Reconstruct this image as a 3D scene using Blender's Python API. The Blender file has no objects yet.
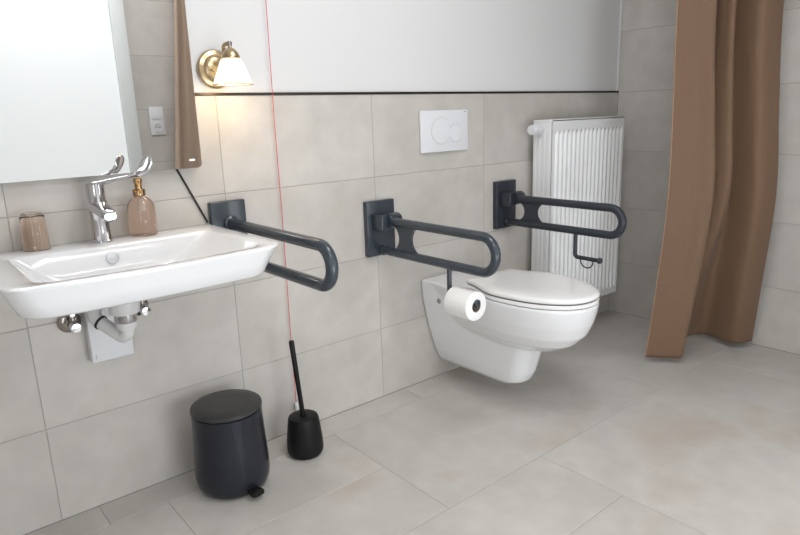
import bpy, bmesh, math, random
from mathutils import Vector, Matrix
random.seed(7)
C = bpy.context.scene.collection
PI = math.pi
V = Vector

# ------------------------------------------------------------------ materials
def mat(name, col, rough=.5, metal=0., spec=.5, coat=0., bump=None, vary=None, trans=0., ior=1.45, emit=None, estr=0., alpha=None, sheen=0., sub=0.):
    m = bpy.data.materials.new(name); m.use_nodes = True
    nt = m.node_tree; b = nt.nodes['Principled BSDF']
    b.inputs['Base Color'].default_value = (*col, 1)
    b.inputs['Roughness'].default_value = rough
    b.inputs['Metallic'].default_value = metal
    b.inputs['Specular IOR Level'].default_value = spec
    b.inputs['Coat Weight'].default_value = coat
    b.inputs['Coat Roughness'].default_value = .06
    b.inputs['Transmission Weight'].default_value = trans
    b.inputs['IOR'].default_value = ior
    b.inputs['Sheen Weight'].default_value = sheen
    if sub:
        b.inputs['Subsurface Weight'].default_value = sub
        b.inputs['Subsurface Radius'].default_value = (.01, .01, .01)
    if emit:
        b.inputs['Emission Color'].default_value = (*emit, 1); b.inputs['Emission Strength'].default_value = estr
    tc = nt.nodes.new('ShaderNodeTexCoord')
    if vary:                                   # (scale, amount): a faint natural mottling
        n = nt.nodes.new('ShaderNodeTexNoise'); n.inputs['Scale'].default_value = vary[0]; n.inputs['Detail'].default_value = 4
        nt.links.new(tc.outputs['Object'], n.inputs['Vector'])
        r = nt.nodes.new('ShaderNodeValToRGB'); a = vary[1]
        r.color_ramp.elements[0].position = .3; r.color_ramp.elements[1].position = .7
        r.color_ramp.elements[0].color = (*[c*(1-a) for c in col], 1)
        r.color_ramp.elements[1].color = (*[min(1, c*(1+a)) for c in col], 1)
        nt.links.new(n.outputs['Fac'], r.inputs['Fac']); nt.links.new(r.outputs['Color'], b.inputs['Base Color'])
    if bump:                                   # (scale, strength, distance)
        n = nt.nodes.new('ShaderNodeTexNoise'); n.inputs['Scale'].default_value = bump[0]; n.inputs['Detail'].default_value = 3
        nt.links.new(tc.outputs['Object'], n.inputs['Vector'])
        bp = nt.nodes.new('ShaderNodeBump'); bp.inputs['Strength'].default_value = bump[1]; bp.inputs['Distance'].default_value = bump[2]
        nt.links.new(n.outputs['Fac'], bp.inputs['Height']); nt.links.new(bp.outputs['Normal'], b.inputs['Normal'])
    return m

def tile_mat(name, c0, c1, c2, rough):
    """stoneware: clouds in three tones, shifted per tile by the 'tint' attribute"""
    m = bpy.data.materials.new(name); m.use_nodes = True
    nt = m.node_tree; L = nt.links.new; b = nt.nodes['Principled BSDF']
    b.inputs['Specular IOR Level'].default_value = .45
    at = nt.nodes.new('ShaderNodeAttribute'); at.attribute_name = 'tint'
    tc = nt.nodes.new('ShaderNodeTexCoord')
    off = nt.nodes.new('ShaderNodeVectorMath'); off.operation = 'MULTIPLY_ADD'
    L(at.outputs['Color'], off.inputs[0]); off.inputs[1].default_value = (37, 53, 71); L(tc.outputs['Object'], off.inputs[2])
    n = nt.nodes.new('ShaderNodeTexNoise'); n.inputs['Scale'].default_value = 3.0; n.inputs['Detail'].default_value = 4; n.inputs['Distortion'].default_value = .25
    L(off.outputs[0], n.inputs['Vector'])
    r = nt.nodes.new('ShaderNodeValToRGB')
    e = r.color_ramp.elements; e[0].position = .33; e[0].color = (*c0, 1); e[1].position = .55; e[1].color = (*c1, 1)
    x = e.new(.72); x.color = (*c2, 1)
    L(n.outputs['Fac'], r.inputs['Fac'])
    n2 = nt.nodes.new('ShaderNodeTexNoise'); n2.inputs['Scale'].default_value = 14; n2.inputs['Detail'].default_value = 6
    L(off.outputs[0], n2.inputs['Vector'])
    mr = nt.nodes.new('ShaderNodeMapRange'); mr.inputs[1].default_value = .3; mr.inputs[2].default_value = .7; mr.inputs[3].default_value = .95; mr.inputs[4].default_value = 1.05
    L(n2.outputs['Fac'], mr.inputs[0])
    ml = nt.nodes.new('ShaderNodeVectorMath'); ml.operation = 'SCALE'; L(r.outputs['Color'], ml.inputs[0]); L(mr.outputs[0], ml.inputs['Scale'])
    sp = nt.nodes.new('ShaderNodeSeparateColor'); L(at.outputs['Color'], sp.inputs[0])
    mt = nt.nodes.new('ShaderNodeMapRange'); mt.inputs[3].default_value = .96; mt.inputs[4].default_value = 1.04; L(sp.outputs[0], mt.inputs[0])
    m2 = nt.nodes.new('ShaderNodeVectorMath'); m2.operation = 'SCALE'; L(ml.outputs[0], m2.inputs[0]); L(mt.outputs[0], m2.inputs['Scale'])
    L(m2.outputs[0], b.inputs['Base Color'])
    mr2 = nt.nodes.new('ShaderNodeMapRange'); mr2.inputs[3].default_value = rough-.06; mr2.inputs[4].default_value = rough+.1; L(n2.outputs['Fac'], mr2.inputs[0])
    L(mr2.outputs[0], b.inputs['Roughness'])
    bp = nt.nodes.new('ShaderNodeBump'); bp.inputs['Strength'].default_value = .06; bp.inputs['Distance'].default_value = .004
    L(n2.outputs['Fac'], bp.inputs['Height']); L(bp.outputs['Normal'], b.inputs['Normal'])
    return m

def fabric_mat(name, col):
    m = mat(name, col, rough=.55, spec=.35, sheen=.15)
    nt = m.node_tree; L = nt.links.new; b = nt.nodes['Principled BSDF']
    tc = nt.nodes.new('ShaderNodeTexCoord')
    mp = nt.nodes.new('ShaderNodeMapping'); mp.inputs['Scale'].default_value = (9, 9, 2.5); L(tc.outputs['Object'], mp.inputs['Vector'])
    n = nt.nodes.new('ShaderNodeTexNoise'); n.inputs['Scale'].default_value = 1; n.inputs['Detail'].default_value = 3; L(mp.outputs[0], n.inputs['Vector'])
    bp = nt.nodes.new('ShaderNodeBump'); bp.inputs['Strength'].default_value = .45; bp.inputs['Distance'].default_value = .02
    L(n.outputs['Fac'], bp.inputs['Height']); L(bp.outputs['Normal'], b.inputs['Normal'])
    sx = nt.nodes.new('ShaderNodeSeparateXYZ'); L(tc.outputs['Object'], sx.inputs[0])
    md = nt.nodes.new('ShaderNodeMath'); md.operation = 'PINGPONG'; L(sx.outputs['Z'], md.inputs[0]); md.inputs[1].default_value = .16
    cr_ = nt.nodes.new('ShaderNodeMapRange'); cr_.interpolation_type = 'SMOOTHSTEP'; L(md.outputs[0], cr_.inputs[0]); cr_.inputs[1].default_value = 0; cr_.inputs[2].default_value = .012
    mp2 = nt.nodes.new('ShaderNodeMapping'); mp2.inputs['Scale'].default_value = (34, 34, 11); L(tc.outputs['Object'], mp2.inputs['Vector'])
    n2 = nt.nodes.new('ShaderNodeTexNoise'); n2.inputs['Scale'].default_value = 1; n2.inputs['Detail'].default_value = 4; n2.inputs['Distortion'].default_value = 1.2; L(mp2.outputs[0], n2.inputs['Vector'])
    ad = nt.nodes.new('ShaderNodeMath'); ad.operation = 'MULTIPLY_ADD'; L(cr_.outputs[0], ad.inputs[0]); ad.inputs[1].default_value = .35; L(n2.outputs['Fac'], ad.inputs[2])
    b2 = nt.nodes.new('ShaderNodeBump'); b2.inputs['Strength'].default_value = .5; b2.inputs['Distance'].default_value = .006
    L(ad.outputs[0], b2.inputs['Height']); L(bp.outputs['Normal'], b2.inputs['Normal']); L(b2.outputs['Normal'], b.inputs['Normal'])
    # thin cloth: some light passes through
    tr = nt.nodes.new('ShaderNodeBsdfTranslucent'); tr.inputs['Color'].default_value = (*col, 1)
    mx = nt.nodes.new('ShaderNodeMixShader'); mx.inputs[0].default_value = .25
    L(b.outputs[0], mx.inputs[1]); L(tr.outputs[0], mx.inputs[2])
    L(mx.outputs[0], nt.nodes['Material Output'].inputs['Surface'])
    return m

def glass_mat(name, col, rough=.02, mixdiff=0., dcol=None):
    m = bpy.data.materials.new(name); m.use_nodes = True
    nt = m.node_tree; L = nt.links.new; b = nt.nodes['Principled BSDF']
    b.inputs['Base Color'].default_value = (*col, 1); b.inputs['Roughness'].default_value = rough
    b.inputs['Transmission Weight'].default_value = 1 - mixdiff; b.inputs['IOR'].default_value = 1.45
    tc = nt.nodes.new('ShaderNodeTexCoord'); n = nt.nodes.new('ShaderNodeTexNoise'); n.inputs['Scale'].default_value = 60
    L(tc.outputs['Object'], n.inputs['Vector'])
    bp = nt.nodes.new('ShaderNodeBump'); bp.inputs['Strength'].default_value = .03; bp.inputs['Distance'].default_value = .001
    L(n.outputs['Fac'], bp.inputs['Height']); L(bp.outputs['Normal'], b.inputs['Normal'])
    return m

M = dict(
    wtile=tile_mat('wall_tile', (.488, .463, .432), (.541, .518, .488), (.500, .468, .430), .42),
    ftile=tile_mat('floor_tile', (.460, .438, .410), (.516, .498, .472), (.458, .412, .368), .36),
    grout=mat('grout', (.36, .345, .325), .9, vary=(30, .1)),
    fgrout=mat('floor_grout', (.36, .34, .31), .9, vary=(30, .1)),
    plaster=mat('white_plaster', (.67, .672, .68), .75, spec=.2, bump=(160, .06, .002)),
    ceil=mat('ceiling_paint', (.85, .85, .84), .8, vary=(3, .02)),
    ceramic=mat('glazed_ceramic', (.785, .793, .812), .12, spec=.55, coat=.6, vary=(2, .01)),
    seat=mat('seat_plastic', (.83, .825, .825), .18, spec=.5, coat=.3, vary=(2, .01)),
    chrome=mat('chrome', (.60, .60, .62), .07, 1., vary=(8, .03)),
    chromedim=mat('dull_chrome', (.50, .50, .52), .12, 1., vary=(8, .1)),
    darkchrome=mat('worn_chrome', (.36, .33, .31), .16, 1., vary=(20, .25)),
    gold=mat('rose_gold_metal', (.44, .28, .14), .14, 1., vary=(12, .08)),
    brass=mat('brushed_brass', (.50, .39, .24), .28, 1., bump=(220, .1, .001), vary=(30, .08)),
    wplast=mat('white_plastic', (.70, .71, .74), .3, vary=(5, .015)),
    gplast=mat('grey_white_plastic', (.62, .62, .62), .38, vary=(6, .03)),
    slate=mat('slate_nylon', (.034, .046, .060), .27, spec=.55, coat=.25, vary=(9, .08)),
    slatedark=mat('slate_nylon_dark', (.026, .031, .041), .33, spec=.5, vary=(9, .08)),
    binbody=mat('bin_lacquer', (.026, .028, .038), .30, .4, vary=(12, .1), bump=(300, .03, .001)),
    binlid=mat('bin_lid_lacquer', (.036, .035, .037), .42, .1, vary=(12, .1)),
    black=mat('matt_black', (.006, .006, .0065), .5, spec=.3, vary=(12, .15)),
    rubber=mat('black_rubber', (.02, .02, .02), .7, vary=(30, .1)),
    trim=mat('black_anodised_trim', (.035, .028, .024), .3, .6, vary=(10, .1)),
    gapshadow=mat('gap_shadow_grey', (.10, .105, .12), .6, vary=(8, .05)),  # dark grey standing for shade in the seat gaps
    paper=mat('tissue_paper', (.88, .88, .88), .95, spec=.1, bump=(250, .25, .002)),
    card=mat('cardboard_core', (.30, .26, .22), .9, vary=(40, .1)),
    rad=mat('radiator_enamel', (.80, .81, .82), .28, vary=(4, .01)),
    radgroove=mat('radiator_seam', (.55, .56, .57), .4, vary=(4, .02)),
    red=mat('red_cord', (.62, .05, .06), .7, vary=(90, .2)),
    mirror=mat('mirror_silver', (.90, .905, .905), .0, 1., vary=(1, .004)),
    mirrorback=mat('mirror_back', (.35, .33, .30), .5, vary=(5, .05)),
    mark=mat('pale_print', (.85, .85, .82), .5, vary=(40, .02)),
    greymark=mat('grey_print', (.25, .25, .27), .5, vary=(40, .02)),
    door=mat('white_door_lacquer', (.88, .89, .90), .5, spec=.3, vary=(2, .01)),
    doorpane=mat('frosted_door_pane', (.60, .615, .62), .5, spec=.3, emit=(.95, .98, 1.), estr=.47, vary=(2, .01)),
    frame=mat('door_frame_paint', (.66, .69, .69), .45, vary=(2, .01)),
    shade=mat('opal_glass', (.9, .86, .78), .3, emit=(1., .86, .66), estr=1.0, vary=(3, .02)),
    bulb=mat('bulb_glow', (1, .9, .7), .4, emit=(1., .80, .52), estr=9., vary=(3, .02)),
    shaderim=mat('shade_rim', (.26, .19, .11), .35, .6, vary=(10, .1)),
    fillglow=mat('fill_lamp_diffuser', (.9, .9, .9), .5, emit=(1., .985, .97), estr=6., vary=(3, .01)),  # glow of the added door and ceiling fittings
    pane=mat('frosted_glow_pane', (.8, .82, .84), .6, emit=(.92, .96, 1.), estr=2., vary=(3, .02)),  # glow of the added windows and the lower door pane
    curtain=fabric_mat('brown_polyester', (.250, .154, .096)),
    curtain2=fabric_mat('brown_drape', (.52, .40, .31)),
    glass=glass_mat('smoked_glass', (.97, .87, .79), .0),
    bglass=glass_mat('pink_smoked_glass', (.80, .63, .52), .04, .14),
    whitetube=mat('pump_tube', (.75, .75, .75), .4, vary=(20, .03)),
    hem=mat('hem_tape', (.40, .25, .16), .7, vary=(60, .1)),
)

# ------------------------------------------------------------------ mesh helpers
def box(bm, a, b, bev=0., seg=2):
    lo = V([min(a[i], b[i]) for i in range(3)]); hi = V([max(a[i], b[i]) for i in range(3)])
    r = bmesh.ops.create_cube(bm, size=1)
    bmesh.ops.scale(bm, vec=hi-lo, verts=r['verts']); bmesh.ops.translate(bm, vec=(lo+hi)/2, verts=r['verts'])
    if bev:
        ed = list({e for v in r['verts'] for e in v.link_edges})
        bmesh.ops.bevel(bm, geom=ed, offset=bev, segments=seg, affect='EDGES', profile=.5)

def loft(bm, rings, cap0=True, cap1=True, closed=True):
    vs = [[bm.verts.new(p) for p in r] for r in rings]
    n = len(rings[0])
    for a, b in zip(vs, vs[1:]):
        for i in range(n if closed else n-1):
            j = (i+1) % n
            bm.faces.new((a[i], a[j], b[j], b[i]))
    if closed and cap0: bm.faces.new(vs[0][::-1])
    if closed and cap1: bm.faces.new(vs[-1])
    return vs

def frame_of(d):
    d = d.normalized(); h = V((0, 0, 1)) if abs(d.z) < .9 else V((0, 1, 0))
    u = d.cross(h).normalized(); return u, u.cross(d).normalized()

def tube(bm, pts, r, n=16, caps=True):
    pts = [V(p) for p in pts]; rr = r if isinstance(r, (list, tuple)) else [r]*len(pts)
    d = (pts[1]-pts[0]).normalized(); u, w = frame_of(d); rings = []
    for i, p in enumerate(pts):
        if i == 0: t = pts[1]-pts[0]
        elif i == len(pts)-1: t = pts[-1]-pts[-2]
        else: t = (pts[i+1]-p).normalized() + (p-pts[i-1]).normalized()
        t.normalize(); q = d.rotation_difference(t); u = q @ u; w = q @ w; d = t
        k = 1.
        if 0 < i < len(pts)-1:
            k = 1/max(.7, math.cos((pts[i+1]-p).angle(p-pts[i-1])/2))
        rings.append([p + (u*math.cos(a)+w*math.sin(a))*rr[i] for a in [2*PI*j/n for j in range(n)]])
    loft(bm, rings, caps, caps)

def rounded(pts, rad, seg=8):
    """polyline with its inner corners rounded"""
    pts = [V(p) for p in pts]; out = [pts[0]]
    rads = rad if isinstance(rad, (list, tuple)) else [rad]*(len(pts)-2)
    for i in range(1, len(pts)-1):
        p, a, b = pts[i], (pts[i-1]-pts[i]).normalized(), (pts[i+1]-pts[i]).normalized()
        ang = a.angle(b); t = rads[i-1]/math.tan(ang/2)
        c = p + (a+b).normalized()*rads[i-1]/math.sin(ang/2)
        s, e = p+a*t - c, p+b*t - c
        for k in range(seg+1):
            f = k/seg; tot = s.angle(e)
            out.append(c + (s*math.sin((1-f)*tot)+e*math.sin(f*tot))/math.sin(tot))
    out.append(pts[-1]); return out

def lathe(bm, prof, loc=(0, 0, 0), axis=(0, 0, 1), n=40, cap0=True, cap1=True):
    """prof: list of (radius, height) along the axis"""
    ax = V(axis).normalized(); u, w = frame_of(ax); o = V(loc); rings = []
    for r, h in prof:
        rings.append([o + ax*h + (u*math.cos(2*PI*j/n)+w*math.sin(2*PI*j/n))*max(r, 1e-4) for j in range(n)])
    loft(bm, rings, cap0, cap1)

def prism(bm, poly, d):
    """poly: 3-D outline, extruded by vector d"""
    d = V(d); loft(bm, [[V(p) for p in poly], [V(p)+d for p in poly]])

def finish(bm, name, m, origin=(0, 0, 0), parent=None, angle=35, smooth=True):
    bmesh.ops.recalc_face_normals(bm, faces=bm.faces)
    me = bpy.data.meshes.new(name)
    bmesh.ops.translate(bm, vec=-V(origin), verts=bm.verts)
    bm.to_mesh(me); bm.free()
    if isinstance(m, (list, tuple)):
        for x in m: me.materials.append(x)
    else: me.materials.append(m)
    if smooth:
        me.shade_smooth(); me.set_sharp_from_angle(angle=math.radians(angle))
    o = bpy.data.objects.new(name, me); C.objects.link(o)
    if parent is None: o.location = origin
    else: o.parent = parent
    return o

def thing(name, label, cat, loc, group=None):
    o = bpy.data.objects.new(name, None); C.objects.link(o); o.location = loc; o.empty_display_size = .05
    return tag(o, label, cat, group)
def tag(o, label, cat, group=None):
    o['label'] = label; o['category'] = cat
    if group: o['group'] = group
    return o
def part(name, build, m, t, label=None, angle=35):
    """a mesh of its own under the thing (or part) t; build(bm) gives it in room coordinates"""
    bm = bmesh.new(); build(bm)
    root = t
    while root.parent: root = root.parent
    o = finish(bm, name, m, root.location, t, angle)
    if label: o['label'] = label
    return o
def single(name, build, m, label, cat, loc, group=None, angle=35):
    bm = bmesh.new(); build(bm)
    return tag(finish(bm, name, m, loc, None, angle), label, cat, group)
def structure(o): o['kind'] = 'structure'; return o

# ------------------------------------------------------------------ the room
W, H0, HT = .5973, .2885, .30
XL, XR, YF, ZC = -1.05, 2.82, -2.0, 2.5
ROWS = [0.] + [H0 + HT*k for k in range(9)]
ROWS[-1] = ZC
GAP = .0023
def tiled(name, origin, u, v, nrm, cells, thick, tm, gm=None):
    """one wall or floor: tiles (with a per-tile tint) standing a hair proud of a grout bed"""
    o, u, v, nrm = V(origin), V(u), V(v), V(nrm)
    bm = bmesh.new(); lay = bm.loops.layers.float_color.new('tint')
    u0 = min(c[0] for c in cells); u1 = max(c[1] for c in cells); v0 = min(c[2] for c in cells); v1 = max(c[3] for c in cells)
    g = [o+u*a+v*b-nrm*d for d in (.0012, thick) for a, b in ((u0, v0), (u1, v0), (u1, v1), (u0, v1))]
    gv = [bm.verts.new(p) for p in g]
    for q in ((0, 1, 2, 3), (7, 6, 5, 4), (0, 4, 5, 1), (1, 5, 6, 2), (2, 6, 7, 3), (3, 7, 4, 0)):
        f = bm.faces.new([gv[i] for i in q]); f.material_index = 1
    h = GAP/2; bv = .0009
    for a0, a1, b0, b1 in cells:
        t = (random.random(), random.random(), random.random(), 1)
        inner = [(a0+h+bv, b0+h+bv), (a1-h-bv, b0+h+bv), (a1-h-bv, b1-h-bv), (a0+h+bv, b1-h-bv)]
        outer = [(a0+h, b0+h), (a1-h, b0+h), (a1-h, b1-h), (a0+h, b1-h)]
        iv = [bm.verts.new(o+u*a+v*b) for a, b in inner]; ov = [bm.verts.new(o+u*a+v*b-nrm*.0011) for a, b in outer]
        fs = [bm.faces.new(iv)] + [bm.faces.new((ov[k], ov[(k+1) % 4], iv[(k+1) % 4], iv[k])) for k in range(4)]
        for f in fs:
            for l in f.loops: l[lay] = t
    ob = finish(bm, name, [tm, gm or M['grout']], origin, None, smooth=False)
    return structure(ob)

def grid_cells(ubreaks, vbreaks):
    return [(a, b, c, d) for c, d in zip(vbreaks, vbreaks[1:]) for a, b in zip(ubreaks, ubreaks[1:])]

# wall with basin and toilet: tiled to 1.19 m, plaster above
xb = [XL] + [W*k for k in range(-1, 5)] + [XR]
tiled('wall_back', (0, 0, 0), (1, 0, 0), (0, 0, 1), (0, -1, 0), grid_cells(xb, ROWS[:5]), .12, M['wtile'])
LEDGE = ROWS[4]
bm = bmesh.new(); box(bm, (XL, .006, LEDGE), (XR, .12, ZC)); structure(finish(bm, 'wall_back_upper', M['plaster']))
bm = bmesh.new(); box(bm, (XL, -.004, LEDGE+.0003), (XR, .0055, LEDGE+.0080), .001, 1); structure(finish(bm, 'trim_1', M['trim']))
bm = bmesh.new(); box(bm, (XR-.011, -.002, LEDGE+.0085), (XR-.0005, .0055, ZC-.001)); structure(finish(bm, 'trim_2', M['plaster']))
# right wall, tiled to the ceiling
yb = [0, -.595, -1.19, -1.785, YF]
tiled('wall_right', (XR, 0, 0), (0, -1, 0), (0, 0, 1), (-1, 0, 0), grid_cells([-y for y in yb], ROWS), .12, M['wtile'])
# front wall (behind the camera, seen in the mirror) with the door opening
DX0, DX1, DZ = -.02, .975, 1.985
fb = [XL, -.52, DX0, DX1, 1.60, 2.20, XR]
cells = []
for c, d in zip(ROWS, ROWS[1:]):
    for a, b in zip(fb, fb[1:]):
        if a == DX0:
            if d <= DZ: continue
            c2 = max(c, DZ); cells.append((a, b, c2, d))
        else: cells.append((a, b, c, d))
# grout bed would close the doorway, so the front wall stands behind a door set in front of it
tiled('wall_front', (0, YF, 0), (1, 0, 0), (0, 0, 1), (0, 1, 0), cells, .12, M['wtile'])
tiled('wall_left', (XL, YF, 0), (0, 1, 0), (0, 0, 1), (1, 0, 0), grid_cells([0, .2, .8, 1.4, 2.0], ROWS), .12, M['wtile'])
bm = bmesh.new(); box(bm, (XL, YF, ZC), (XR, .12, ZC+.1)); structure(finish(bm, 'ceiling', M['ceil']))
# floor: rows 30 cm deep, joints shifted row by row as in the photograph
fcells = grid_cells([XL, .10, 1.30, 2.50, XR], [0, .12])
fcells += grid_cells([XL, -.335, .265, .865], [.12, .42, .72]) + grid_cells([.865, 2.065, XR], [.12, .72])
fcells += grid_cells([XL, -.51, .69, 1.287], [.72, 1.02]) + grid_cells([1.287, 2.487, XR], [.72, 1.92, 2.0])
fcells += grid_cells([XL, .09, 1.287], [1.02, 1.62, 2.0])
tiled('floor', (0, 0, 0), (1, 0, 0), (0, -1, 0), (0, 0, 1), fcells, .1, M['ftile'], M['fgrout'])

# door seen in the mirror
dr = bpy.data.objects.new('door_1', None); C.objects.link(dr); dr.location = (.49, YF+.01, 0); structure(dr)
def _f(bm):
    fw = .075
    box(bm, (DX1-fw, YF+.0005, 0.001), (DX1, YF+.03, DZ), .004); box(bm, (DX0, YF+.0005, .001), (DX0+fw, YF+.03, DZ), .004)
    box(bm, (DX0+fw, YF+.0005, DZ-fw), (DX1-fw, YF+.03, DZ), .004)
part('door_frame', _f, M['frame'], dr)
part('frosted_glow_pane', lambda bm: box(bm, (DX0+.078, YF+.0005, .80), (DX1-.078, YF+.018, DZ-.078), .002), M['doorpane'], dr)
part('frosted_glow_pane', lambda bm: box(bm, (DX0+.078, YF+.0005, .055), (DX1-.078, YF+.018, .775), .002), M['pane'], dr)  # lower pane's glow is added fill, below the mirror's view
part('door_rail', lambda bm: (box(bm, (DX0+.078, YF+.0005, .776), (DX1-.078, YF+.022, .799), .002), box(bm, (DX0+.078, YF+.0005, .006), (DX1-.078, YF+.022, .054), .002)), M['door'], dr)
def _f(bm):
    lathe(bm, [(.026, 0), (.026, .008), (.011, .010), (.011, .045)], (.13, YF+.0205, 1.05), (0, 1, 0), 24)
    tube(bm, rounded([(.13, YF+.055, 1.05), (.13, YF+.062, 1.05), (.26, YF+.062, 1.05)], .005, 5), .0095, 14)
part('door_handle', _f, M['chrome'], dr)

# switch and socket beside the door, seen in the mirror
t = thing('light_switch', 'white light switch with a socket below, on the tiled wall reflected in the mirror', 'switch', (1.09, YF, 1.12))
part('cover_frame', lambda bm: box(bm, (1.048, YF+.0005, 1.045), (1.132, YF+.010, 1.205), .003), M['wplast'], t)
part('rocker', lambda bm: box(bm, (1.060, YF+.0105, 1.133), (1.120, YF+.014, 1.193), .002), M['wplast'], t)
def _f(bm):
    lathe(bm, [(.026, 0), (.026, .004), (.0215, .004), (.0205, .0005), (.0001, .0005)], (1.09, YF+.0105, 1.087), (0, 1, 0), 32)
so = part('socket_insert', _f, M['gplast'], t)
def _f(bm):
    for s in (-1, 1): lathe(bm, [(.003, 0), (.003, .001)], (1.09+s*.0095, YF+.0112, 1.087), (0, 1, 0), 12)
part('contact_holes', _f, M['black'], so)

# drape on the front wall, seen along the mirror's right edge
def drape(bm):
    rings = []
    for k in range(15):
        z = .03 + (2.28-.03)*k/14; f = z/2.28
        x0 = 1.108 + .13*min(1., max(0, (z-.6)/1.2)); x1 = 1.415
        r = []
        for j in range(61):
            s = j/60; x = x0+(x1-x0)*s
            y = YF+.075 + .028*math.sin(s*2*PI*2.2+.4) + .008*math.sin(s*23+2*f)
            r.append((x, y, z))
        rings.append(r)
    loft(bm, rings, closed=False)
d = single('drape', drape, M['curtain2'], 'brown drape reflected along the right edge of the mirror', 'curtain', (1.26, YF+.08, .03))
sm = d.modifiers.new('thickness', 'SOLIDIFY'); sm.thickness = .002
t = thing('drape_rod', 'dark rod carrying the brown drape on the door wall', 'curtain rod', (1.26, YF+.08, 2.28))
part('rod', lambda bm: tube(bm, [(1.06, YF+.075, 2.295), (1.46, YF+.075, 2.295)], .011, 16), M['darkchrome'], t)
for x in (1.09, 1.44):
    part('bracket', lambda bm: tube(bm, [(x, YF+.001, 2.295), (x, YF+.066, 2.295)], .008, 12), M['darkchrome'], t)

# ------------------------------------------------------------------ mirror
MB, MT, MX0, MX1 = .979, 1.78, -.135, .520
t = thing('mirror', 'large frameless wall mirror above the washbasin reflecting a white door', 'mirror', (.19, -.004, MB))
def rrect(x0, x1, z0, z1, r, y, n=6):
    p = []
    for cx, cz, a0 in ((x1-r, z0+r, -PI/2), (x1-r, z1-r, 0), (x0+r, z1-r, PI/2), (x0+r, z0+r, PI)):
        for k in range(n+1):
            a = a0+PI/2*k/n; p.append((cx+r*math.cos(a), y, cz+r*math.sin(a)))
    return p
part('mirror_glass', lambda bm: prism(bm, rrect(MX0, MX1, MB, MT, .014, -.0245), (0, -.005, 0)), M['mirror'], t, angle=20)
part('backing_frame', lambda bm: box(bm, (MX0+.012, -.001, MB+.012), (MX1-.012, -.0243, MT-.012), .002), M['mirrorback'], t)
part('touch_mark', lambda bm: prism(bm, rrect(.482, .500, .9995, 1.0055, .0028, -.0297), (0, -.0004, 0)), M['mark'], t)
single('mirror_cable', lambda bm: tube(bm, rounded([(.437, -.0045, 1.02), (.443, -.0045, .995), (.487, -.0045, .900), (.5290, -.0045, .8065)], [.05, .3], 6), .0030, 10),
       M['rubber'], 'thin black cable slanting down the tiles from the mirror to the basin', 'cable', (.49, -.0045, .81))

# ------------------------------------------------------------------ washbasin
RIM = .803
def basin_ring(x0, x1, yf, yb, rf, rb, z, bow=0., n=9, m=10):
    """rounded outline, front edge at yf (towards the room) bowed outward; starts at back-left"""
    p = []
    def arc(cx, cy, r, a0, a1):
        for k in range(n+1):
            a = a0+(a1-a0)*k/n; p.append([cx+r*math.cos(a), cy+r*math.sin(a)])
    def line(a, b):
        for k in range(1, m): p.append([a[0]+(b[0]-a[0])*k/m, a[1]+(b[1]-a[1])*k/m])
    arc(x0+rb, yb-rb, rb, PI/2, PI); line((x0, yb-rb), (x0, yf+rf)); arc(x0+rf, yf+rf, rf, PI, 1.5*PI)
    line((x0+rf, yf), (x1-rf, yf)); arc(x1-rf, yf+rf, rf, 1.5*PI, 2*PI); line((x1, yf+rf), (x1, yb-rb)); arc(x1-rb, yb-rb, rb, 0, PI/2)
    line((x1-rb, yb), (x0+rb, yb))
    cx, hw = (x0+x1)/2, (x1-x0)/2
    out = []
    for x, y in p:
        k = (yb-y)/(yb-yf); q = (x-cx)/hw
        out.append((x, y - bow*(1-q*q)*k, z))
    return out
X0, X1 = -.098, .530
t = thing('washbasin', 'white ceramic wall-hung washbasin below the mirror', 'washbasin', (.22, 0, .70))
def _f(bm):
    R = []
    R.append(basin_ring(X0+.19, X1-.19, -.30, -.003, .06, .01, .700, .01))
    R.append(basin_ring(X0+.15, X1-.15, -.34, -.003, .06, .01, .704, .01))
    R.append(basin_ring(X0+.065, X1-.066, -.435, -.002, .055, .01, .7235, .012))
    R.append(basin_ring(X0+.036, X1-.038, -.462, -.001, .060, .01, .7285, .015))
    R.append(basin_ring(X0+.030, X1-.033, -.467, -.001, .060, .01, .7335, .016))
    R.append(basin_ring(X0+.017, X1-.019, -.475, -.001, .058, .01, .763, .018))
    R.append(basin_ring(X0+.007, X1-.007, -.480, -.001, .050, .01, .791, .018))
    R.append(basin_ring(X0+.001, X1-.001, -.483, -.001, .048, .01, .799, .018))
    R.append(basin_ring(X0+.001, X1-.001, -.482, -.002, .048, .01, .8025, .018))
    R.append(basin_ring(X0+.005, X1-.005, -.478, -.005, .046, .01, .8035, .018))
    # deck and bowl
    ix0, ix1 = -.030, .478
    R.append(basin_ring(ix0-.006, ix1+.006, -.460, -.119, .040, .022, .8032, .016))
    R.append(basin_ring(ix0-.002, ix1+.002, -.457, -.123, .038, .020, .8015, .016))
    R.append(basin_ring(ix0+.003, ix1-.005, -.453, -.127, .036, .020, .796, .016))
    R.append(basin_ring(ix0+.045, ix1-.060, -.438, -.138, .04, .025, .757, .012))
    R.append(basin_ring(ix0+.075, ix1-.105, -.425, -.145, .04, .03, .730, .010))
    R.append(basin_ring(ix0+.090, ix1-.125, -.410, -.157, .04, .035, .721, .008))
    R.append(basin_ring(ix0+.20, ix1-.20, -.33, -.24, .03, .03, .7165, 0))
    loft(bm, R)
part('basin_body', _f, M['ceramic'], t, angle=44)
def _f(bm):
    c = V((.203, -.1355, .768)); ax = V((0, -.95, .28)).normalized()
    lathe(bm, [(.0165, -.002), (.0165, .003), (.0155, .0045), (.0001, .0052)], c, ax, 32)
part('overflow_cap', _f, M['chrome'], t)
def _f(bm): lathe(bm, [(.032, 0), (.032, .003), (.028, .005), (.0001, .0055)], (.22, -.285, .7170), (0, 0, 1), 32)
part('drain_plug', _f, M['chrome'], t)

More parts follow.
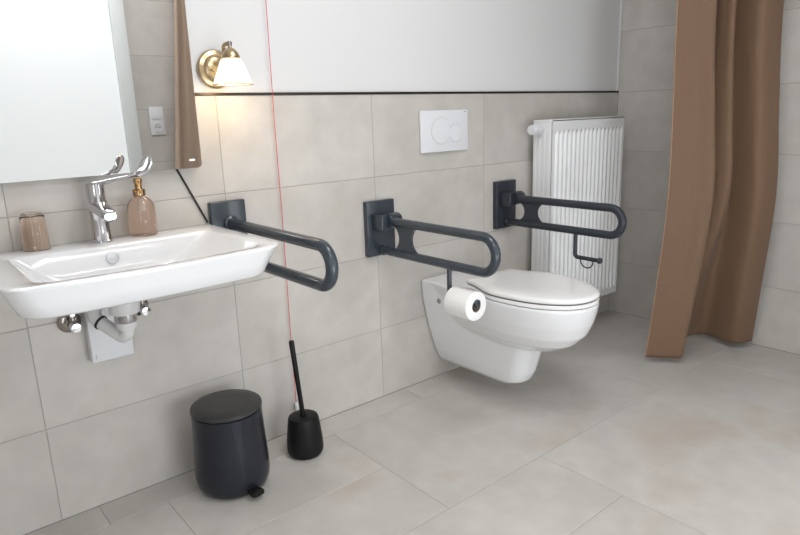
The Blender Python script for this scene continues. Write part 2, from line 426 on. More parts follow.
# faucet
FX, FY = .203, -.062
t = thing('basin_faucet', 'chrome single-lever faucet with long medical lever on the washbasin', 'faucet', (FX, FY, RIM))
def _f(bm):
    lathe(bm, [(.027, .0005), (.027, .005), (.0245, .008), (.0235, .03), (.0225, .06), (.0235, .075), (.0262, .082), (.0262, .108), (.024, .112), (.0235, .154), (.022, .159), (.0001, .160)], (FX, FY, RIM), (0, 0, 1), 36)
part('faucet_body', _f, M['chrome'], t)
def _f(bm):
    s = []
    for y, z0, z1, hw in ((FY-.004, .082, .112, .024), (FY-.045, .078, .107, .0215), (FY-.085, .073, .098, .019), (FY-.108, .070, .092, .017), (FY-.112, .072, .088, .014)):
        r = []
        for k in range(24):
            a = 2*PI*k/24; ca, sa = math.cos(a), math.sin(a)
            e = lambda q: math.copysign(abs(q)**.6, q)
            r.append((FX+hw*e(ca), y, RIM+(z0+z1)/2+(z1-z0)/2*e(sa)))
        s.append(r)
    loft(bm, s)
sp = part('spout', _f, M['chrome'], t)
part('aerator', lambda bm: lathe(bm, [(.0115, 0), (.0115, .008), (.009, .009), (.009, .004), (.0001, .004)], (FX, FY-.094, RIM+.0735), (0, -.25, -1), 24), M['chrome'], sp)
def _f(bm):
    # flat lever that rises to a rounded paddle
    ctr = [((FX, FY, .958), .016, .016), ((.222, -.074, .962), .0155, .014), ((.245, -.093, .969), .0125, .011), ((.276, -.118, .977), .0105, .009),
           ((.297, -.132, .980), .0095, .0065), ((.307, -.138, .989), .0125, .006), ((.315, -.142, 1.001), .0145, .006), ((.322, -.146, 1.014), .0145, .0055), ((.326, -.148, 1.022), .010, .005), ((.3275, -.149, 1.0255), .003, .003)]
    R = []; side = V((.55, .83, 0)).normalized()
    for i, (p, w, h) in enumerate(ctr):
        p = V(p); a = V(ctr[max(0, i-1)][0]); b = V(ctr[min(len(ctr)-1, i+1)][0]); d = (b-a).normalized()
        f = min(1., max(0., (i-3)/2.)); view = V((.33, .93, -.06))
        sd = (side*(1-f) + d.cross(view).normalized()*f*(1 if d.cross(view).dot(side) > 0 else -1)).normalized()
        up = sd.cross(d).normalized()
        R.append([p+sd*w*math.cos(q)+up*h/2*math.sin(q) for q in [2*PI*k/20 for k in range(20)]])
    loft(bm, R)
part('lever', _f, M['chrome'], t)

# tumbler, upside down
def _f(bm):
    lathe(bm, [(.0345, 0), (.0352, .0012), (.0340, .045), (.0318, .082), (.0290, .092), (.0240, .0955), (.0200, .0945), (.0001, .0935),
               ], (0, 0, 0), (0, 0, 1), 40, cap0=False, cap1=False)
    lathe(bm, [(.0345, 0), (.0330, .001), (.0316, .045), (.0292, .080), (.0250, .0865), (.0001, .0875)], (0, 0, 0), (0, 0, 1), 40, cap0=False, cap1=False)
    bmesh.ops.scale(bm, vec=V((.92, .92, 1)), verts=bm.verts)
    bmesh.ops.translate(bm, vec=V((.047, -.0475, RIM+.0012)), verts=bm.verts)
    bmesh.ops.remove_doubles(bm, verts=bm.verts, dist=1e-5)
single('tumbler', _f, M['glass'], 'brown smoked-glass tumbler standing upside down on the washbasin', 'glass', (.046, -.0475, RIM+.0012))

# soap dispenser
BX, BY = .318, -.056
t = thing('soap_dispenser', 'pinkish smoked-glass soap dispenser with gold pump on the washbasin', 'soap dispenser', (BX, BY, RIM+.001))
part('bottle', lambda bm: lathe(bm, [(.0001, 0), (.033, 0), (.0365, .003), (.037, .008), (.0365, .082), (.034, .092), (.026, .102), (.017, .108), (.0145, .111), (.0145, .114), (.0001, .114)], (BX, BY, RIM+.0012), (0, 0, 1), 40), M['bglass'], t)
def _f(bm):
    lathe(bm, [(.0165, .112), (.0168, .114), (.0168, .127), (.0155, .129), (.010, .130), (.010, .146), (.012, .147), (.012, .158), (.010, .160), (.0001, .160)], (BX, BY, RIM+.0025), (0, 0, 1), 28)
    tube(bm, rounded([(BX, BY, RIM+.152), (BX-.012, BY-.028, RIM+.152), (BX-.014, BY-.033, RIM+.145)], .004, 4), .0048, 12)
part('pump', _f, M['gold'], t)
part('dip_tube', lambda bm: lathe(bm, [(.0075, .070), (.0078, .072), (.0078, .1075), (.0001, .1075)], (BX, BY-.006, RIM+.001), (0, 0, 1), 16), M['whitetube'], t)

# trap, cover box, stop valves under the basin
TX = .198
t = thing('basin_trap', 'pale grey plastic drain trap with chrome ring under the washbasin', 'drain trap', (TX, -.2, .58))
def _f(bm): lathe(bm, [(.036, .632), (.038, .635), (.040, .66), (.040, .6995)], (TX, -.20, 0), (0, 0, 1), 32)
part('drain_cup', _f, M['gplast'], t)
part('union_ring', lambda bm: lathe(bm, [(.0275, .608), (.0285, .610), (.0285, .6305), (.0275, .6318)], (TX, -.20, 0), (0, 0, 1), 32), M['chromedim'], t, 'chrome ring')
def _f(bm):
    lathe(bm, [(.0255, .590), (.0265, .592), (.0265, .6078)], (TX, -.20, 0), (0, 0, 1), 28)
    tube(bm, rounded([(TX, -.20, .593), (TX, -.20, .553), (TX-.045, -.13, .598)], .018, 8), .0175, 20)
part('trap_bend', _f, M['gplast'], t)
part('seal_ring', lambda bm: lathe(bm, [(.0200, -.003), (.0200, .003)], (TX-.0455, -.1295, .5984), (-.045, .07, .045), 24), M['rubber'], t)
part('waste_pipe', lambda bm: tube(bm, rounded([(TX-.046, -.129, .5989), (TX-.056, -.113, .612), (TX-.046, -.09, .670), (TX-.046, -.044, .672)], [.02, .02], 7), .0180, 20), M['gplast'], t)
t = thing('pipe_cover', 'pale grey box cover on the tiles under the basin', 'pipe cover', (.197, 0, .455))
part('cover_box', lambda bm: box(bm, (.137, -.0015, .457), (.252, -.040, .699), .004, 3), M['wplast'], t)
part('maker_mark', lambda bm: box(bm, (.1475, -.0398, .468), (.1487, -.0405, .482)), M['greymark'], t)
def valve(x, z, label, s):
    t = thing('angle_valve', label, 'valve', (x, 0, z), 'stop valves under the basin')
    part('rosette', lambda bm: lathe(bm, [(.031, .001), (.031, .004), (.024, .010), (.014, .013), (.0001, .013)], (x, 0, z), (0, -1, 0), 32), M['darkchrome'], t)
    def _f(bm):
        lathe(bm, [(.0105, .012), (.0105, .040), (.0135, .042), (.0135, .058), (.010, .060)], (x, 0, z), (0, -1, 0), 20)
        tube(bm, [(x, -.050, z), (x, -.050, z+.045)], .0075, 14)
        lathe(bm, [(.0115, .028), (.0115, .042)], (x, -.05, z), (0, 0, 1), 6)
    part('valve_body', _f, M['darkchrome'], t)
    part('supply_hose', lambda bm: tube(bm, rounded([(x, -.05, z+.0425), (x, -.05, z+.08), (x+s*.012, -.07, z+.112)], .02, 5), .0055, 12), M['rubber'], t)
    part('knob', lambda bm: lathe(bm, [(.012, .0605), (.0145, .063), (.0150, .078), (.0125, .083), (.0001, .084)], (x, 0, z), (0, -1, 0), 10), M['chrome'], t, 'bright chrome knob')
valve(.101, .583, 'chrome stop valve on the tiles left of the pipe cover', 1)
valve(.288, .588, 'chrome stop valve on the tiles right of the drain trap', -1)

# ------------------------------------------------------------------ grab rails
def rail(xc, zu, zl, yend, plate, tr, label, hinge, holder=None, m='slate'):
    mt = M[m]
    t = thing('grab_rail', label, 'grab rail', (xc, 0, zl), 'grab rails')
    px0, px1, pz0, pz1 = plate
    part('wall_plate', lambda bm: box(bm, (px0, -.0006, pz0), (px1, -.024, pz1), .004, 3), mt, t)
    r = (zu-zl)/2; yc = yend + tr + r
    y0 = -.036 if not hinge else -.070
    pts = [(xc, y0, zu)] + [(xc, yc - r*math.sin(a), zl+r+r*math.cos(a)) for a in [PI*k/24 for k in range(25)]] + [(xc, -.0245, zl)]
    part('rail_tube', lambda bm: tube(bm, pts, tr, 22), mt, t, angle=60)
    part('collar', lambda bm: lathe(bm, [(tr*1.12, 0), (tr*1.22, .003), (tr*1.22, .010), (tr*1.05, .013)], (xc, -.0245, zl), (0, -1, 0), 24), mt, t)
    if not hinge:
        part('collar', lambda bm: lathe(bm, [(tr*1.5, 0), (tr*1.5, .010), (tr*1.12, .014), (tr*1.12, .03)], (xc, -.0245, zu), (0, -1, 0), 28), mt, t)
    if hinge:
        def hb(bm):
            box(bm, (xc-.048, -.0242, zu-.034), (xc-.0157, -.084, zu+.028), .006, 3)
        part('hinge_block', hb, mt, t)
        part('hinge_base', lambda bm: box(bm, (xc-.0155, -.0242, zu-.028), (xc+.042, -.044, zu+.024), .003, 2), mt, t)
        def hc(bm): lathe(bm, [(.020, -.0155), (.027, -.014), (.029, -.010), (.029, .0), (.029, .034), (.026, .040), (.0001, .041)], (xc, -.074, zu+.002), (1, 0, 0), 32)
        part('hinge_barrel', hc, mt, t)
        def web(bm):
            # gusset between the tubes, both ends hollowed by round cut-outs
            gu, gl = zu-tr*.6, zl+tr*.6; h = (gu-gl)/2; zc = (gu+gl)/2
            ya, yb_, dp = -.080, -.244, .050
            left = [(ya-dp*math.cos(a)*1., zc+h*math.sin(a)) for a in [-PI/2+PI*k/14 for k in range(15)]]
            right = [(yb_+dp*math.cos(a), zc+h*math.sin(a)) for a in [PI/2-PI*k/14 for k in range(15)]]
            # left hollow opens to the plate, right hollow opens to the slot
            prof = [(xc-.006, y, z) for y, z in left] + [(xc-.006, y, z) for y, z in right]
            prism(bm, prof, (.012, 0, 0))
        part('web', web, mt, t)
    if holder:
        y1, zb, y2, loop = holder
        h = part('roll_holder', lambda bm: tube(bm, rounded([(xc, y1, zl-tr*.8), (xc, y1, zb), (xc, y2, zb)], .014, 7), .0085, 16), mt, t)
        part('end_cap', lambda bm: lathe(bm, [(.009, 0), (.0125, .0015), (.0125, .010), (.010, .0125), (.0001, .013)], (xc, y2-.0002, zb), (0, -1, 0), 20), mt, h)
        if loop:
            lp = [(xc, loop[0], zb-.004)] + [(xc, (loop[0]+loop[1])/2 + (loop[0]-loop[1])/2*math.cos(a), zb-.012-.026*math.sin(a)) for a in [PI*k/14 for k in range(15)]] + [(xc, loop[1], zb-.004)]
            part('retaining_wire', lambda bm: tube(bm, lp, .0028, 8), mt, h)
    return t
rail(.597, .797, .690, -.606, (.5345, .652, .655, .868), .0165, 'dark slate grab rail beside the washbasin, without a paper roll', False)
rail(1.202, .729, .612, -.612, (1.133, 1.266, .593, .803), .0160, 'dark slate hinged grab rail left of the toilet, carrying a paper roll', True, (-.386, .503, -.509, None))
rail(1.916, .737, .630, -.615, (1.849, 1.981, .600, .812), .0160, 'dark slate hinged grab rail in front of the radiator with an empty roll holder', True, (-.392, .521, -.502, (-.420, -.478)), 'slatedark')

# toilet roll on the middle rail's arm: its hole hangs on the holder
def _f(bm):
    zc = .503 - .0115
    lathe(bm, [(.0205, 0), (.046, 0), (.049, .002), (.0495, .006), (.0495, .099), (.049, .103), (.046, .105), (.0205, .105), (.0205, 0)], (1.202, -.407, zc), (0, -1, 0), 48, cap0=False, cap1=False)
t = thing('toilet_roll', 'white toilet paper roll hanging from the grab rail', 'toilet paper', (1.202, -.44, .442))
part('paper', _f, M['paper'], t)
part('core', lambda bm: lathe(bm, [(.0204, .0005), (.0204, .1045), (.0192, .1045), (.0192, .0005), (.0204, .0005)], (1.202, -.407, .4915), (0, -1, 0), 40, cap0=False, cap1=False), M['card'], t)

# ------------------------------------------------------------------ toilet
TC = 1.560
def egg(hw, hb, yf, yc, z, yback=-.001, n=28, m=12):
    """outline seen from above: round front at yf, widest (hw) at yc, half width hb at the wall"""
    p = []
    for k in range(m):
        f = k/m; s = f*f*(3-2*f); p.append((TC-(hb+(hw-hb)*s), yback+(yc-yback)*f, z))
    for k in range(n+1):
        a = PI*k/n; ex = .92
        c = math.cos(a); s = math.sin(a)
        p.append((TC-hw*math.copysign(abs(c)**ex, c), yc+(yf-yc)*abs(s)**ex, z))
    for k in range(m-1, -1, -1):
        f = k/m; s = f*f*(3-2*f); p.append((TC+(hb+(hw-hb)*s), yback+(yc-yback)*f, z))
    return p
def trunk(hb, hf, yf, z, r=.035, n=6):
    """narrowing foot of the toilet: wall half width hb, front half width hf"""
    p = [(TC-hb, -.001, z)]
    for k in range(1, 6): p.append((TC-hb+(hb-hf)*k/6, -.001+(yf+r+.001)*k/6, z))
    for k in range(n+1): a = PI/2*k/n; p.append((TC-hf+r*(1-math.cos(a)), yf+r-r*math.sin(a), z))
    for k in range(n+1): a = PI/2*(1-k/n); p.append((TC+hf-r*(1-math.cos(a)), yf+r-r*math.sin(a), z))
    for k in range(5, 0, -1): p.append((TC+hb-(hb-hf)*k/6, -.001+(yf+r+.001)*k/6, z))
    p.append((TC+hb, -.001, z)); return p
t = thing('toilet', 'white wall-hung toilet with closed lid between the two hinged rails', 'toilet', (TC, 0, .05))
def _f(bm):
    loft(bm, [trunk(.030, .028, -.345, .070, .025), trunk(.050, .048, -.400, .075, .045), trunk(.064, .064, -.440, .095, .055), trunk(.080, .071, -.458, .130, .06), trunk(.097, .075, -.471, .18, .06),
              trunk(.113, .079, -.482, .23, .06), trunk(.128, .087, -.492, .29, .055), trunk(.146, .115, -.50, .37), trunk(.153, .125, -.51, .447)])
    loft(bm, [egg(.060, .05, -.520, -.33, .243), egg(.098, .08, -.580, -.36, .260), egg(.130, .10, -.640, -.39, .292), egg(.154, .115, -.679, -.41, .332), egg(.169, .13, -.700, -.42, .378),
              egg(.177, .14, -.711, -.42, .42), egg(.180, .148, -.715, -.42, .446), egg(.178, .148, -.713, -.42, .4515)])
ob = part('toilet_bowl', _f, M['ceramic'], t, angle=80)
rm = ob.modifiers.new('fuse', 'REMESH'); rm.mode = 'VOXEL'; rm.voxel_size = .0055; rm.use_smooth_shade = True
sm = ob.modifiers.new('soften', 'SMOOTH'); sm.iterations = 6; sm.factor = .5
def slab(rings):
    return lambda bm: loft(bm, rings)
yb0 = -.235
def SE(d, z, yb_):
    k = 1-d/.18; c = V((TC, -.475, 0))
    return [tuple(c+(V(p)-c)*k+V((0, 0, 1))*(z-V(p).z*k)) for p in egg(.179, .122, -.716, -.42, z, yb0)]
part('seat', slab([SE(.010, .4525, yb0), SE(.004, .4535, yb0), SE(.001, .457, yb0), SE(.001, .465, yb0), SE(.003, .468, yb0), SE(.010, .4685, yb0)]), M['seat'], t)
part('gap_shadow', slab([SE(.005, .4686, yb0-.004), SE(.005, .4724, yb0-.004)]), M['gapshadow'], t, 'dark slab painting the shade between seat and lid')  # shade of the gap below the lid, put in as a dark slab
part('gap_shadow', slab([SE(.006, .4512, yb0-.004), SE(.006, .4545, yb0-.004)]), M['gapshadow'], t, 'dark slab painting the shade under the seat')  # same painted shade for the gap between seat and bowl
part('lid', slab([SE(.012, .4725, yb0), SE(.003, .4730, yb0), SE(0, .476, yb0), SE(0, .4835, yb0), SE(.004, .4885, yb0-.004), SE(.014, .4915, yb0-.012), SE(.04, .4945, yb0-.035), SE(.09, .4965, yb0-.09), SE(.15, .4972, yb0-.13)]), M['seat'], t, angle=60)
for s in (-1, 1):
    def _f(bm):
        lathe(bm, [(.012, -.02), (.012, .02)], (TC+s*.075, -.222, .468), (1, 0, 0), 20)
        lathe(bm, [(.013, .4523), (.013, .462)], (TC+s*.075, -.222, 0), (0, 0, 1), 20)
    part('hinge', _f, M['chrome'], t)
def _f(bm): lathe(bm, [(.0115, -.004), (.0115, .003), (.009, .005), (.0001, .0055)], (TC-.140, -.100, .377), (-1, .08, -.15), 20)
part('bolt_cap', _f, M['chromedim'], t)

# flush plate
t = thing('flush_plate', 'white dual-flush plate with two round buttons on the tiles above the toilet', 'flush plate', (1.556, 0, 1.044))
FX0, FX1, FZ0, FZ1 = 1.422, 1.684, .962, 1.126
part('plate', lambda bm: box(bm, (FX0, -.0008, FZ0), (FX1, -.012, FZ1), .003, 3), M['wplast'], t)
for x, z, r in ((1.530, 1.045, .0535), (1.611, 1.033, .0375)):
    b_ = part('flush_button', lambda bm: lathe(bm, [(r-.0022, -.001), (r-.0022, .0010), (r-.0035, .0020), (.0001, .0024)], (x, -.0122, z), (0, -1, 0), 56), M['wplast'], t)
    part('gap_ring', lambda bm: lathe(bm, [(r, 0), (r, .0006), (r-.002, .0006), (r-.002, 0), (r, 0)], (x, -.0119, z), (0, -1, 0), 56, cap0=False, cap1=False), M['radgroove'], b_)
part('maker_mark', lambda bm: box(bm, (1.659, -.0121, 1.115), (1.673, -.0124, 1.118)), M['greymark'], t)

# ------------------------------------------------------------------ radiator
RX0, RX1, RZ0, RZ1, RYF, RYB = 2.084, 2.664, .168, 1.069, -.138, -.034
t = thing('radiator', 'white ribbed panel radiator in the corner beside the curtain', 'radiator', (2.38, -.08, RZ0))
def _f(bm):
    # pressed front sheet: 17 vertical channels, fading out to a plain band at top and bottom
    xs = []; N = 17; m_ = .013; pitch = (RX1-RX0-2*m_)/N
    prof = [(RX0+.001, 0)]
    for k in range(N):
        a = RX0+m_+k*pitch
        for f, d in ((0, 0), (.16, 0), (.36, 1), (.64, 1), (.84, 0)): prof.append((a+f*pitch, d))
    prof.append((RX1-.001, 0))
    zs = [(RZ0+.001, 0), (RZ0+.034, 0), (RZ0+.052, 1), (RZ1-.066, 1), (RZ1-.048, 0), (RZ1-.002, 0)]
    rings = [[(x, RYF+.009*d*k, z) for x, d in prof] for z, k in zs]
    loft(bm, rings, closed=False)
    # folded edges and rear panel
    box(bm, (RX0+.001, RYF+.0102, RZ0+.001), (RX1-.001, RYF+.020, RZ1-.002)); 
    box(bm, (RX0+.001, RYB, RZ0+.03), (RX1-.001, RYB-.012, RZ1-.02), .002)
part('panel', _f, M['rad'], t, angle=25)
def _f(bm):
    box(bm, (RX0-.0015, RYB-.001, RZ0+.02), (RX0+.0005, RYF+.004, RZ1-.008), .0006, 1)
    for k in range(4): y = RYF+.014+k*.024; box(bm, (RX0-.0030, y, RZ0+.05), (RX0-.0015, y+.013, RZ1-.04), .0005, 1)
part('side_cover', _f, M['rad'], t)
part('side_cover', lambda bm: box(bm, (RX1-.0005, RYB-.001, RZ0+.02), (RX1+.0015, RYF+.004, RZ1-.008), .0006, 1), M['rad'], t)
def _f(bm):
    box(bm, (RX0-.002, RYB-.0, RZ1-.0075), (RX1+.002, RYF-.0, RZ1+.000), .0015, 2)
    for k in range(22):
        x = RX0+.02+k*.0255; box(bm, (x, RYB-.02, RZ1), (x+.014, RYF+.02, RZ1+.0012))
part('top_grille', _f, M['rad'], t)
tv = part('thermostat_valve', lambda bm: lathe(bm, [(.0135, .0035), (.0135, .018), (.017, .020), (.0215, .024), (.0215, .030)], (RX0, -.088, 1.029), (-1, 0, 0), 28), M['gplast'], t)
def _f(bm):
    pr = []
    lathe(bm, [(.019, .030), (.0215, .032), (.0225, .052), (.0225, .056), (.0195, .057), (.0195, .061), (.0225, .062), (.0225, .080), (.020, .086), (.0001, .087)], (RX0, -.088, 1.029), (-1, 0, 0), 32)
part('thermostat_head', _f, M['wplast'], tv)
part('grip_band', lambda bm: lathe(bm, [(.0200, .0568), (.0218, .0573), (.0218, .0612), (.0200, .0618)], (RX0, -.088, 1.029), (-1, 0, 0), 32), M['radgroove'], tv)
for x in (RX0+.12, RX1-.12):
    for z in (RZ0+.12, RZ1-.12):
        part('wall_bracket', lambda bm: box(bm, (x-.015, -.0012, z-.03), (x+.015, RYB-.001, z+.03), .002, 1), M['gplast'], t)

# ------------------------------------------------------------------ shower curtain
def cr(p0, p1, p2, p3, f):
    return .5*((2*p1)+(p2-p0)*f+(2*p0-5*p1+4*p2-p3)*f*f+(3*p1-p0-3*p2+p3)*f**3)
def spline(pts, n):
    P = [V(p) for p in pts]; out = []
    for i in range(len(P)-1):
        a, b, c, d = P[max(0, i-1)], P[i], P[i+1], P[min(len(P)-1, i+2)]
        out += [cr(a, b, c, d, k/n) for k in range(n)]
    out.append(P[-1]); return out
#            A left hem      mid           B fold          behind        second fold    valley          bulge          right hem
LV = {
 .030: [(2.250, -.545), (2.302, -.612), (2.358, -.660), (2.44, -.56), (2.60, -.545), (2.71, -.590), (2.685, -.735), (2.770, -.785)],
 .300: [(2.285, -.553), (2.335, -.625), (2.385, -.680), (2.47, -.58), (2.56, -.610), (2.67, -.625), (2.650, -.765), (2.745, -.810)],
 .730: [(2.320, -.565), (2.375, -.640), (2.420, -.708), (2.50, -.62), (2.525, -.722), (2.64, -.675), (2.615, -.800), (2.705, -.845)],
 1.10: [(2.340, -.550), (2.395, -.620), (2.430, -.680), (2.52, -.60), (2.520, -.705), (2.63, -.660), (2.600, -.780), (2.690, -.825)],
 1.50: [(2.360, -.530), (2.400, -.590), (2.440, -.649), (2.53, -.58), (2.510, -.690), (2.62, -.640), (2.590, -.760), (2.680, -.806)],
 2.46: [(2.370, -.520), (2.405, -.585), (2.445, -.640), (2.53, -.58), (2.510, -.685), (2.62, -.640), (2.590, -.755), (2.670, -.800)],
}
def _f(bm):
    zs = sorted(LV); npt = 8
    paths = []
    for j in range(npt):
        col = spline([(LV[z][j][0], LV[z][j][1], z) for z in zs], 9); paths.append(col)
    rings = []
    for i in range(len(paths[0])):
        rings.append(spline([paths[j][i] for j in range(npt)], 9))
    # lift the hem between the flaps as it hangs
    loft(bm, rings, closed=False)
cu = single('shower_curtain', _f, M['curtain'], 'long brown fabric shower curtain hanging in folds by the tiled right wall', 'shower curtain', (2.5, -.65, .03), angle=180)
sm = cu.modifiers.new('thickness', 'SOLIDIFY'); sm.thickness = .0016; sm.offset = 0
hp = [V((LV[z][0][0], LV[z][0][1], z)) for z in sorted(LV)]
hb_ = bmesh.new(); tube(hb_, spline(hp, 9), .0022, 8)
he = finish(hb_, 'edge_hem', M['hem'], cu.location, cu); he['label'] = 'paler stitched edge hem'
t = thing('curtain_track', 'white ceiling track carrying the brown shower curtain', 'curtain track', (2.53, -.65, 2.49))
part('track', lambda bm: tube(bm, spline([(2.30, -.45, 2.486), (2.42, -.60, 2.486), (2.56, -.70, 2.486), (2.72, -.83, 2.486), (2.80, -.90, 2.486)], 6), .0125, 12), M['wplast'], t)

# ------------------------------------------------------------------ pedal bin, brush
PBX, PBY = .459, -.168
t = thing('pedal_bin', 'dark anthracite round pedal bin on the floor below the grab rail', 'bin', (PBX, PBY, 0))
part('bin_body', lambda bm: lathe(bm, [(.080, .0012), (.092, .004), (.102, .012), (.1105, .030), (.1135, .055), (.1125, .09), (.1085, .16), (.1055, .215), (.1043, .257), (.098, .2575), (.0001, .2575)], (PBX, PBY, 0), (0, 0, 1), 72), M['binbody'], t)
part('bin_lid', lambda bm: lathe(bm, [(.1035, .2595), (.1062, .2605), (.1066, .264), (.1055, .2705), (.101, .2735), (.06, .2755), (.0001, .2760)], (PBX, PBY, .0012), (0, 0, 1), 72), M['binlid'], t, 'charcoal lid')
def _f(bm):
    d = V((.10, -1, 0)).normalized(); s = V((-d.y, d.x, 0)); c = V((PBX, PBY, .024))
    R = []
    for a, w, h in ((.095, .019, .008), (.115, .019, .008), (.126, .021, .0095), (.138, .021, .0095), (.143, .018, .007)):
        R.append([c+d*a+s*w*math.copysign(abs(math.cos(q))**.6, math.cos(q))+V((0, 0, 1))*h*math.copysign(abs(math.sin(q))**.7, math.sin(q)) for q in [2*PI*k/24 for k in range(24)]])
    loft(bm, R)
part('pedal', _f, M['black'], t)
KX, KY = .725, -.162
t = thing('brush_holder', 'matt black toilet brush holder on the floor beside the pedal bin', 'toilet brush holder', (KX, KY, 0))
part('holder_cup', lambda bm: lathe(bm, [(.046, .001), (.055, .004), (.0605, .014), (.062, .028), (.060, .06), (.0550, .105), (.0515, .130), (.0485, .137), (.044, .1395), (.011, .1400), (.0102, .135), (.0001, .135)], (KX, KY, 0), (0, 0, 1), 56), M['black'], t)
t = thing('toilet_brush', 'slim black toilet brush handle standing up out of the black holder', 'toilet brush', (KX, KY, .1355))
part('handle', lambda bm: tube(bm, [(KX, KY, .1362), (KX-.006, KY+.006, .24), (KX-.014, KY+.016, .401), (KX-.0142, KY+.0162, .404)], [.0078, .0082, .0088, .0078], 20), M['black'], t)

# emergency pull cord
t = thing('pull_cord', 'thin red emergency pull cord hanging from the ceiling down the tiles', 'pull cord', (.79, -.011, .09))
part('cord', lambda bm: tube(bm, [(.792, -.011, ZC-.02), (.789, -.011, 1.45), (.786, -.011, 1.1), (.788, -.011, .8), (.7855, -.011, .45), (.7845, -.011, .3), (.786, -.011, .115)], .0012, 8), M['red'], t)
part('cord_tip', lambda bm: lathe(bm, [(.003, .112), (.0055, .108), (.0068, .092), (.0058, .084), (.0001, .083)], (.786, -.011, 0), (0, 0, 1), 16), M['wplast'], t, 'white tip')
part('ceiling_switch', lambda bm: lathe(bm, [(.035, 0), (.035, .018), (.028, .022)], (.792, -.0365, ZC-.001), (0, 0, -1), 24), M['wplast'], t)

# ------------------------------------------------------------------ wall lamp
LX, LZ = .604, 1.265
SX, SY = .612, -.098
t = thing('wall_lamp', 'lit wall lamp with white glass shade and brass backplate beside the mirror', 'wall lamp', (LX, 0, LZ))
part('backplate', lambda bm: lathe(bm, [(.057, .001), (.057, .003), (.053, .010), (.042, .014), (.039, .013), (.036, .016), (.027, .021), (.0001, .023)], (LX, 0, LZ), (0, -1, 0), 56), M['brass'], t)
part('screw_cap', lambda bm: lathe(bm, [(.005, .02), (.005, .027), (.0035, .029), (.0001, .0295)], (LX-.018, 0, LZ-.004), (0, -1, 0), 16), M['brass'], t)
part('arm', lambda bm: tube(bm, rounded([(LX+.012, -.018, LZ+.015), (LX+.014, -.052, LZ+.018), (SX-.008, SY+.030, 1.330), (SX, SY, 1.330), (SX, SY-.001, 1.312)], [.014, .022, .006], 6), .0058, 16), M['brass'], t)
part('finial', lambda bm: lathe(bm, [(.0001, -.008), (.006, -.006), (.0075, 0), (.006, .006), (.0001, .008)], (SX, SY, 1.329), (0, 0, 1), 20), M['darkchrome'], t)
part('shade_cap', lambda bm: lathe(bm, [(.007, 1.317), (.013, 1.315), (.020, 1.307), (.026, 1.297), (.0275, 1.289), (.025, 1.288)], (SX, SY, 0), (0, 0, 1), 40), M['brass'], t)
sh = part('shade', lambda bm: lathe(bm, [(.0245, 1.2875), (.0300, 1.285), (.0385, 1.263), (.048, 1.240), (.0545, 1.224), (.0575, 1.2165), (.0555, 1.2165), (.0525, 1.224), (.046, 1.240), (.0365, 1.263), (.028, 1.283)], (SX, SY, 0), (0, 0, 1), 56, cap0=True, cap1=False), M['shade'], t)
part('shade_rim', lambda bm: lathe(bm, [(.0580, 1.2162), (.0590, 1.2148), (.0580, 1.2134), (.0562, 1.2134), (.0552, 1.2148), (.0562, 1.2162), (.0580, 1.2162)], (SX, SY, 0), (0, 0, 1), 56, cap0=False, cap1=False), M['shaderim'], sh)
part('bulb', lambda bm: lathe(bm, [(.010, 1.286), (.012, 1.27), (.020, 1.25), (.022, 1.24), (.018, 1.228), (.0001, 1.224)], (SX, SY, 0), (0, 0, 1), 28), M['bulb'], t)

# ------------------------------------------------------------------ added fill lights and the wall lamp's glow
def area(name, loc, target, sx, sy, power, col):
    l = bpy.data.lights.new(name, 'AREA'); l.shape = 'RECTANGLE'; l.size = sx; l.size_y = sy; l.energy = power; l.color = col
    o = bpy.data.objects.new(name, l); C.objects.link(o); o.location = loc
    o.rotation_euler = (V(target)-V(loc)).to_track_quat('-Z', 'Y').to_euler()
    return o
def window(n, x0, x1, z0, z1, power, col):  # unseen window added to bring fill light into the room
    wn = bpy.data.objects.new('window_%d' % n, None); C.objects.link(wn); wn.location = ((x0+x1)/2, YF+.001, z0); structure(wn)
    def fr(bm):
        f = .045
        for a, b_ in (((x0, z0), (x0+f, z1)), ((x1-f, z0), (x1, z1)), ((x0+f, z0), (x1-f, z0+f)), ((x0+f, z1-f), (x1-f, z1))):
            box(bm, (a[0], YF+.0005, a[1]), (b_[0], YF+.035, b_[1]), .003)
    part('window_frame', fr, M['door'], wn)
    part('frosted_glow_pane', lambda bm: box(bm, (x0+.046, YF+.0005, z0+.046), (x1-.046, YF+.010, z1-.046)), M['pane'], wn)
    area('window_%d_daylight' % n, ((x0+x1)/2, YF+.037, (z0+z1)/2), ((x0+x1)/2, 0, (z0+z1)/2), x1-x0-.1, z1-z0-.1, power, col)
window(1, -1.0, -.46, .12, 1.7, 2.2, (.92, .95, 1))
window(2, 1.44, 2.02, .12, 1.7, 2.5, (.95, .975, 1))
area('door_pane_fill', (.60, YF+.024, .42), (.60, 0, .42), .62, .62, 5.5, (.95, .98, 1))  # added fill light in front of the lower door pane
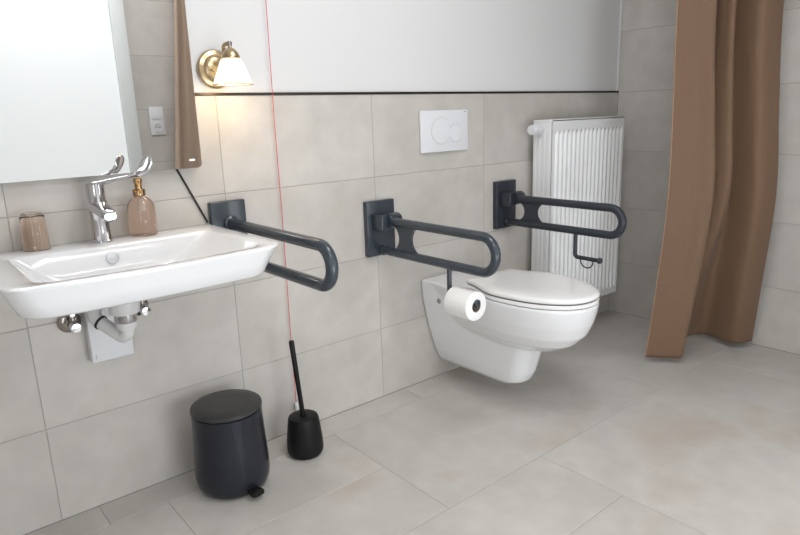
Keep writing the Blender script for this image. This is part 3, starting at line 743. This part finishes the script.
# added long light fitting above the door, unseen, for fill
t = thing('door_fill_light', 'added unseen light fitting on the wall above the white door', 'light fitting', (.48, YF, 2.0))
part('housing', lambda bm: box(bm, (-.05, YF+.0005, 1.995), (1.02, YF+.030, 2.155), .006), M['wplast'], t)
part('diffuser', lambda bm: box(bm, (-.04, YF+.0305, 2.005), (1.01, YF+.045, 2.145), .006), M['fillglow'], t)
area('door_fill_lamp', (.48, YF+.055, 2.075), (1.8, 0, .75), 1.04, .14, 8.5, (1, .985, .97))
t = thing('ceiling_fill_light', 'added unseen square light panel in the middle of the ceiling', 'ceiling light', (.9, -1.1, ZC))  # unseen ceiling panel added for fill light
part('housing', lambda bm: box(bm, (.6, -1.4, ZC-.03), (1.2, -.8, ZC-.0005), .006), M['wplast'], t)
part('diffuser', lambda bm: box(bm, (.615, -1.385, ZC-.036), (1.185, -.815, ZC-.0305), .002), M['fillglow'], t)
area('ceiling_fill_lamp', (.9, -1.1, ZC-.042), (.9, -1.1, 0), .55, .55, 7, (.97, .985, 1))
l = bpy.data.lights.new('wall_lamp_glow', 'POINT'); l.energy = .4; l.color = (1, .68, .38); l.shadow_soft_size = .02
o = bpy.data.objects.new('wall_lamp_glow', l); C.objects.link(o); o.location = (SX, SY, 1.205)

w = bpy.data.worlds.new('world'); bpy.context.scene.world = w; w.use_nodes = True
w.node_tree.nodes['Background'].inputs[0].default_value = (.8, .85, .9, 1); w.node_tree.nodes['Background'].inputs[1].default_value = .15

# ------------------------------------------------------------------ camera
cam = bpy.data.cameras.new('camera'); co = bpy.data.objects.new('camera', cam); C.objects.link(co)
R_ = V((.76677995, -.64106608, -.03290578)); U_ = V((.17563933, .16022435, .97132846)); F_ = V((.61741342, .75057474, -.23545324))
mt4 = Matrix((R_, U_, -F_)).transposed().to_4x4(); mt4.translation = V((-.2498155, -1.88779753, 1.1130506)); co.matrix_world = mt4
cam.sensor_width = 36; cam.lens = 630.34/800*36; cam.clip_start = .01
sc = bpy.context.scene; sc.camera = co
sc.view_settings.view_transform = 'Standard'; sc.view_settings.look = 'None'; sc.view_settings.gamma = 1; sc.view_settings.use_curve_mapping = False
sc.view_settings.exposure = .1
sc.cycles.max_bounces = 12; sc.cycles.diffuse_bounces = 6
